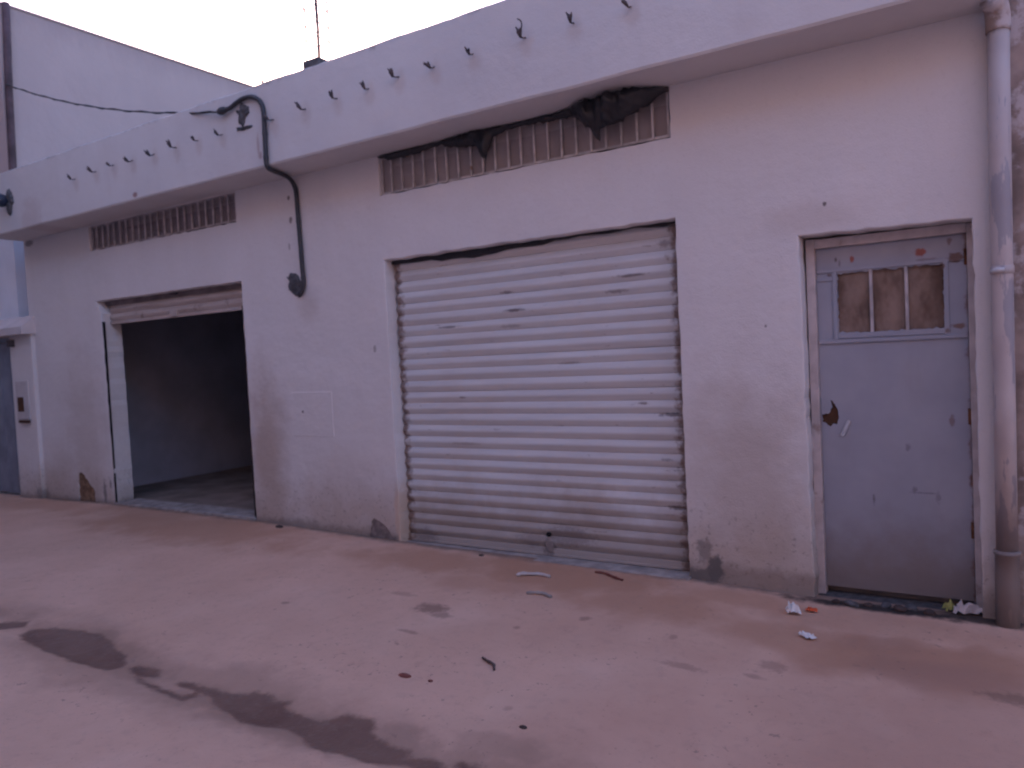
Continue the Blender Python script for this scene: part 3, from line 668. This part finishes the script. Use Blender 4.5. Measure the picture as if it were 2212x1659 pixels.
# ------------------------------------------------------------------ black film stuffed over the right-hand grille
def film():
    # (x, bottom z, bulge)
    prof = [(-4.243, 3.192, .01), (-4.128, 3.164, .02), (-3.998, 3.153, .025), (-3.87, 3.155, .025), (-3.712, 3.172, .02), (-3.59, 3.183, .02), (-3.502, 3.150, .04), (-3.40, 3.125, .05), (-3.316, 3.107, .06), (-3.231, 3.105, .06), (-3.208, 3.024, .06), (-3.154, 2.991, .06), (-3.129, 3.067, .055), (-3.096, 3.145, .04),
            (-2.992, 3.170, .03), (-2.754, 3.176, .025), (-2.64, 3.165, .03), (-2.528, 3.16, .035), (-2.42, 3.152, .06), (-2.365, 3.112, .10), (-2.30, 3.045, .14), (-2.262, 3.025, .15), (-2.240, 2.955, .13), (-2.205, 2.935, .13), (-2.185, 3.0, .15), (-2.08, 3.018, .17), (-1.97, 3.046, .15), (-1.90, 3.083, .12), (-1.845, 3.122, .08), (-1.79, 3.158, .05), (-1.74, 3.178, .02), (-1.733, 3.182, .01)]
    xs = []; 
    for a, b in zip(prof, prof[1:]):
        k = max(2, int(abs(b[0]-a[0])/.018))
        for i in range(k):
            s = i/k; xs.append(tuple(a[j]+(b[j]-a[j])*s for j in range(3)))
    xs.append(prof[-1]); bm = bmesh.new(); rows = []; N = 10; r_ = random.Random(4)
    for x, zb, bu in xs:
        row = []
        for k in range(N+1):
            s = k/N; z = 3.205+(zb-3.205)*s
            y = .0-bu*1.25*math.sin(math.pi*(.28+.6*s))-.012*noise.noise((x*9, s*2.5, 1))-.7*bu*abs(noise.noise((x*17, s*1.6, 5)))-.25*bu*abs(noise.noise((x*45, s*3, 8)))
            row.append(bm.verts.new((x+.006*noise.noise((x*7, s*4, 9)), min(y, .006), z-(.014*r_.random()**2 if k == N else 0))))
        rows.append(row)
    for a, b in zip(rows, rows[1:]):
        for k in range(N): bm.faces.new((a[k], b[k], b[k+1], a[k+1]))
    o = frombm('torn_plastic_film', bm, M['film'], None, True)
    md = o.modifiers.new('thickness', 'SOLIDIFY'); md.thickness = .003
    return o
tag(film(), 'torn black plastic film bunched along the top of the grille above the closed shutter', 'plastic sheet')

# ------------------------------------------------------------------ electric supply
ec = tag(empty('electric_conduit', (-5.18, 0, 2.15)), 'dark grey conduit bending from the fascia under the soffit and down the wall', 'conduit')
E0 = Matrix.Translation((5.18, 0, -2.15))
def epart(o): o.parent = ec; o.matrix_parent_inverse = E0; return o
cp = [(-5.60, -.44, 3.762), (-5.513, -.43, 3.768), (-5.429, -.425, 3.797), (-5.348, -.424, 3.813), (-5.247, -.424, 3.806), (-5.158, -.424, 3.764), (-5.117, -.424, 3.71), (-5.101, -.424, 3.636), (-5.102, -.424, 3.509), (-5.106, -.424, 3.333), (-5.107, -.424, 3.24), (-5.108, -.41, 3.195), (-5.125, -.35, 3.182),
      (-5.18, -.17, 3.182), (-5.225, -.06, 3.17), (-5.222, -.025, 3.12), (-5.205, -.024, 3.06), (-5.20, -.024, 2.9), (-5.193, -.024, 2.712), (-5.183, -.024, 2.382), (-5.176, -.024, 2.258), (-5.198, -.026, 2.19), (-5.24, -.022, 2.158), (-5.275, .0, 2.185)]
epart(tube('pipe', catmull(cp, 5), .0195, M['conduit'], None, 12))
epart(tube('cable_gland', catmull([(-5.66, -.45, 3.755), (-5.63, -.445, 3.757), (-5.60, -.44, 3.762), (-5.56, -.435, 3.765)], 3), [.012, .02, .026, .030, .033, .033, .032, .03, .028, .022], M['conduit'], None, 12))
for p, ax in (((-5.102, -.424, 3.47), 0), ((-5.107, -.424, 3.27), 0), ((-5.195, -.024, 2.80), 0), ((-5.18, -.024, 2.30), 0)):
    bm = bmesh.new(); addtube(bm, [(p[0], p[1], p[2]-.012), (p[0], p[1], p[2]+.012)], .0225, 12); addbox(bm, p[0]-.035, p[0]-.018, p[1]+.004, p[1]+.022, p[2]-.01, p[2]+.01); epart(frombm('clip', bm, M['conduit']))
A = Vector((-5.655, -.45, 3.756)); B = Vector((-10.59, .19, 5.30)); pts = []
for i in range(41):
    s = i/40; p = A.lerp(B, s); p.z -= .12*4*s*(1-s); p.z += .006*noise.noise((s*30, 0, 0)); pts.append(p)
bm = bmesh.new(); addtube(bm, pts, .0075, 7)
p2 = [p+Vector((0, .011*math.cos(i*1.3), .011*math.sin(i*1.3))) for i, p in enumerate(pts)]; addtube(bm, p2, .0055, 6)
tag(frombm('overhead_cable', bm, M['cable'], None, True), 'black overhead cable sagging from the tall pale wall to the conduit', 'cable')
# bulkhead lamp at the far end of the fascia
wl = tag(empty('wall_lamp', (-9.45, -.4, 3.5)), 'small dark lamp on a grey base at the far end of the fascia', 'lamp')
W0 = Matrix.Translation((9.45, .4, -3.5))
bm = bmesh.new(); addtube(bm, [(-9.47, -.40, 3.565), (-9.475, -.46, 3.56), (-9.48, -.53, 3.56), (-9.482, -.56, 3.56)], [.05, .075, .075, .05], 14); o = frombm('lamp_body', bm, M['lampglass'], None, True); o.parent = wl; o.matrix_parent_inverse = W0
o = smear('base', [(-9.52, 3.60), (-9.47, 3.66), (-9.43, 3.70), (-9.39, 3.66), (-9.345, 3.60), (-9.34, 3.53), (-9.38, 3.50), (-9.42, 3.40), (-9.46, 3.39), (-9.46, 3.47), (-9.51, 3.53)], -.399, M['cement'], None, .035, 12); o.parent = wl; o.matrix_parent_inverse = W0

# ------------------------------------------------------------------ tall neighbour on the left
nb = tag(empty('neighbour_building', (-11.5, 2, 0)), 'tall pale blank-walled building rising behind the garage roof', 'building')
N0 = Matrix.Translation((11.5, -2, 0))
for o in (box('wall', -18, -10.6, .16, 9.5, 3.36, 6.31, M['neighbour']), box('coping', -18.02, -10.585, .145, 9.52, 6.31, 6.335, M['neighbour']), box('lower_wall', -18.01, -10.59, .15, 9.51, -.3, 3.36, M['bluewall'])):
    o.parent = nb; o.matrix_parent_inverse = N0
tag(tube('downpipe', [(-10.56, .205, 3.45), (-10.56, .195, 4.2), (-10.56, .215, 5.2), (-10.56, .255, 6.33)], .045, M['trim'], None, 12), 'dark brown downpipe on the tall pale wall, at the picture edge', 'downpipe')

# ------------------------------------------------------------------ gate portal at the left end
gp = tag(empty('gate_portal', (-10.25, 0, 0)), 'plastered gate pillar with coping and blue-grey gate at the far left end', 'gate')
P0 = Matrix.Translation((10.25, 0, 0))
def gpart(o): o.parent = gp; o.matrix_parent_inverse = P0; return o
gpart(box('pillar', -10.465, -9.93, -.045, .14, -.2, 2.07, M['wall'], None, .008))
bm = bmesh.new(); pr = [(-.16, 2.07), (.16, 2.07), (.16, 2.30), (.02, 2.30), (-.16, 2.16)]
a = [bm.verts.new((-13.2, y, z)) for y, z in pr]; b = [bm.verts.new((-9.90, y, z)) for y, z in pr]
for k in range(5): bm.faces.new((a[k], a[(k+1) % 5], b[(k+1) % 5], b[k]))
bm.faces.new(a); bm.faces.new(b[::-1]); gpart(frombm('coping', bm, M['coping']))
bm = bmesh.new()
for i in range(9): addbox(bm, -12.6+i*.24, -12.6+i*.24+.232, .05, .075, .05, 2.0, .004)
gpart(frombm('gate_leaf', bm, M['gate'])); gpart(box('gate_rail', -12.6, -10.47, .076, .10, 1.0, 1.06, M['gate']))
mb = gpart(box('meter_box', -10.36, -10.06, -.062, -.04, 1.02, 1.50, M['portal'], None, .006))
box('opening', -10.32, -10.18, -.066, -.058, 1.12, 1.30, M['pit'], mb); box('ledge', -10.30, -10.05, -.082, -.06, .98, 1.01, M['pit'], mb, .003)
gpart(box('lamp_stub', -10.37, -10.33, -.12, -.04, 1.93, 2.02, M['iron'], None, .004))

# ------------------------------------------------------------------ drainpipe and brown wall at the right
dp = tag(empty('drainpipe', (.09, -.09, 0)), 'fat drainpipe with peeling white paint beside the steel door', 'drainpipe')
D0 = Matrix.Translation((-.09, .09, 0))
def dpart(o): o.parent = dp; o.matrix_parent_inverse = D0; return o
dpart(tube('pipe', [(.046, -.075, .30), (.052, -.075, 1.2), (.058, -.075, 2.2), (.065, -.075, 3.08)], .050, M['pipe'], None, 24))
dpart(tube('socket', [(.042, -.075, -.12), (.044, -.075, .2), (.046, -.075, .330), (.046, -.075, .333), (.046, -.075, .352), (.046, -.075, .355)], [.056, .056, .056, .063, .063, .052], M['pipe'], None, 24))
dpart(tube('collar', [(.056, -.075, 1.815), (.056, -.075, 1.817), (.056, -.075, 1.855), (.056, -.075, 1.857)], [.050, .0545, .0545, .050], M['pipe'], None, 24))
bm = bmesh.new(); addtube(bm, [(.005, -.115, 1.83), (.03, -.132, 1.835), (.065, -.135, 1.835)], [.010, .014, .010], 8); dpart(frombm('bracket', bm, M['white'], None, True))
dpart(tube('elbow', catmull([(.065, -.075, 3.06), (.065, -.075, 3.12), (.058, -.10, 3.18), (.04, -.15, 3.205)], 3), .057, M['rwall'], None, 20))
bw = tag(box('party_wall', .022, 2.2, -.02, 1.2, -.3, 4.4, M['rwall'], None, .01), 'rough brown unpainted wall behind the fat drainpipe', 'wall')

# ------------------------------------------------------------------ unseen houses added to shade the facade, behind the viewer
def house(x0, x1, h, label, OPP_Y=-6.6):
    hb = tag(empty('added_street_house', ((x0+x1)/2, -8, 0)), label, 'house'); H0 = Matrix.Translation((-(x0+x1)/2, 8, 0))
    def hp(o): o.parent = hb; o.matrix_parent_inverse = H0; return o
    hp(box('wall', x0, x1, -16, OPP_Y, -.3, h, M['opp'])); hp(box('parapet', x0-.02, x1+.02, OPP_Y-.25, OPP_Y+.03, h, h+.3, M['opp']))
    hp(box('door', x0+1.2, x0+2.2, OPP_Y-.05, OPP_Y+.02, 0, 2.15, M['gate']))
    x = x0+3.2
    while x < x1-1.4:
        for z in (1.1, 4.2):
            if z+1.2 < h: hp(box('window', x, x+1.1, OPP_Y-.05, OPP_Y+.025, z, z+1.2, M['gate']))
        x += 2.6
house(-26, -8.2, 11.5, 'taller unseen house added behind the viewer, to the left, to darken the left facade', -4.3)  # added tall and close so the left facade falls darker
bh = tag(box('added_end_house', -26, -13.6, -4.2, .10, -.3, 9.0, M['opp'], None, .02), 'plain unseen house added across the street end, beyond the gate, to block light', 'house')  # unseen block added against light coming along the street from the left
house(-8.15, 4, 6.8, 'lower unseen house added across the street right behind the viewer to shade the facade')
house(4.05, 18, 6.8, 'unseen house added across the street behind the viewer, to the right, for shade')

# ------------------------------------------------------------------ litter
def crumple(name, x, y, wx, wy, h, mat, seed, rot=0., n=7, flat=.3):
    r_ = random.Random(seed); vs = []; z0 = ground_z(x, y) if y < .02 else -.056
    for j in range(n+1):
        for i in range(n+1):
            u, v = i/n-.5, j/n-.5; e = 1-.9*abs(noise.noise((u*4+seed*1.7, v*4, 2)))
            px, py = u*wx*e, v*wy*e; zz = h*(flat*.5+abs(noise.noise((u*4+seed*3, v*4, seed)))*1.6)*(1-1.2*max(abs(u), abs(v)))+.003
            c, s = math.cos(rot), math.sin(rot); vs.append((px*c-py*s, px*s+py*c, max(.002, zz)))
    fs = [(j*(n+1)+i, j*(n+1)+i+1, (j+1)*(n+1)+i+1, (j+1)*(n+1)+i) for j in range(n) for i in range(n)]
    o = mk(name, vs, fs, mat); o.location = (x, y, z0+.002); md = o.modifiers.new('thickness', 'SOLIDIFY'); md.thickness = .0012; md.offset = 1
    return o
LG = 'litter on the street'
tag(crumple('paper_scrap', -1.0, -.345, .085, .07, .11, M['paper'], 1, .3), 'bright white folded paper scrap, the nearer to the door corner', 'litter', LG)
tag(crumple('paper_scrap', -.865, -.655, .095, .06, .045, M['paper'], 5, -.6), 'flat white paper scrap lying farthest out on the street', 'litter', LG)
tag(crumple('wrapper', -.915, -.268, .07, .05, .05, M['orange'], 3, .2), 'small orange wrapper beside the white paper scrap', 'litter', LG)
tag(crumple('plastic_bag', -.13, .04, .18, .09, .10, M['plasticbag'], 4, .1), 'pale crumpled plastic bag at the foot of the steel door', 'litter', LG)
tag(crumple('film_scrap', -.235, .05, .07, .05, .10, M['yellow'], 8, .7), 'yellow-green plastic scrap beside the pale bag at the door', 'litter', LG)
def strip(name, pts, wd, mat, th=.006):
    bm = bmesh.new(); ps = [Vector((x, y, ground_z(x, y)+.006+dz)) for x, y, dz in pts]; addtube(bm, catmull(ps, 4), [wd*(.6+.7*abs(noise.noise((i*.7, wd*99, 3)))) for i in range(4*(len(ps)-1)+1)], 7)
    for v in bm.verts: pass
    return frombm(name, bm, mat, None, True)
tag(strip('plastic_strip', [(-2.83, -.42, .0), (-2.80, -.40, .012), (-2.75, -.37, .008), (-2.68, -.345, .006), (-2.60, -.36, .004)], .017, M['plasticbag']), 'pale twisted plastic strip in front of the closed shutter', 'litter', LG)
tag(strip('plastic_strip', [(-2.58, -.70, .0), (-2.52, -.685, .006), (-2.46, -.68, .006), (-2.40, -.70, .0)], .014, M['sill']), 'dull grey plastic strip lying farther from the closed shutter', 'litter', LG)
tag(strip('dry_leaf_strip', [(-2.36, -.14, .0), (-2.28, -.15, .005), (-2.2, -.19, .003), (-2.12, -.22, .0)], .011, M['redbrick']), 'reddish dry strip near the shutter threshold', 'litter', LG)
tag(strip('twig', [(-2.30, -1.62, 0), (-2.25, -1.65, .004), (-2.20, -1.67, .004), (-2.165, -1.715, 0)], .010, M['twig']), 'dark bent twig alone in the middle of the street', 'twig')
def chip(name, x, y, s, mat, seed, sq=(1.6, 1, .6)):
    bm = bmesh.new(); bmesh.ops.create_icosphere(bm, subdivisions=2, radius=s)
    for v in bm.verts: v.co = Vector((v.co.x*sq[0], v.co.y*sq[1], v.co.z*sq[2]))*(1+.5*noise.noise(v.co*30+Vector((seed, 0, 0))))
    o = frombm(name, bm, mat); o.location = (x, y, ground_z(x, y)+s*sq[2]*.35); return o
tag(chip('brick_chip', -2.545, -1.95, .022, M['redbrick'], 1, (1.9, 1, .45)), 'reddish flat brick chip between twig and gutter', 'stone')
tag(chip('pebble', -2.40, -1.94, .010, M['redbrick'], 2), 'tiny reddish pebble beside the brick chip', 'stone')
tag(chip('stone_chip', -5.6, -.10, .026, M['stone'], 3), 'dark stone chip below the meter cover', 'stone')
tag(chip('stone_chip', -7.0, .03, .02, M['sill'], 4), 'pale crumb on the open garage threshold', 'stone')
tag(chip('stone_chip', -3.35, -.10, .014, M['stone'], 5), 'dark pebble by the left half of the shutter threshold', 'stone')
tag(chip('stone_chip', -1.75, -2.12, .012, M['stone'], 6), 'dark pebble near the gutter, bottom of the picture', 'stone')
for i, (x, y) in enumerate(((-.82, -.03), (-.73, -.05), (-.64, -.02), (-.55, .0), (-.48, -.04), (-.42, .0), (-.33, -.03))):
    tag(chip('rubble_lump', x, y-.02, random.uniform(.018, .032), M['cement'] if i % 2 else M['stone'], 20+i, (1.3, 1, .8)), ('leftmost lump of rubble along the steel door sill', 'second lump of rubble from the left along the door sill', 'third lump of rubble from the left along the door sill', 'middle lump of rubble along the steel door sill', 'third lump of rubble from the right along the door sill', 'second lump of rubble from the right along the door sill', 'rightmost lump of rubble along the steel door sill')[i], 'rubble', 'rubble along the door sill')
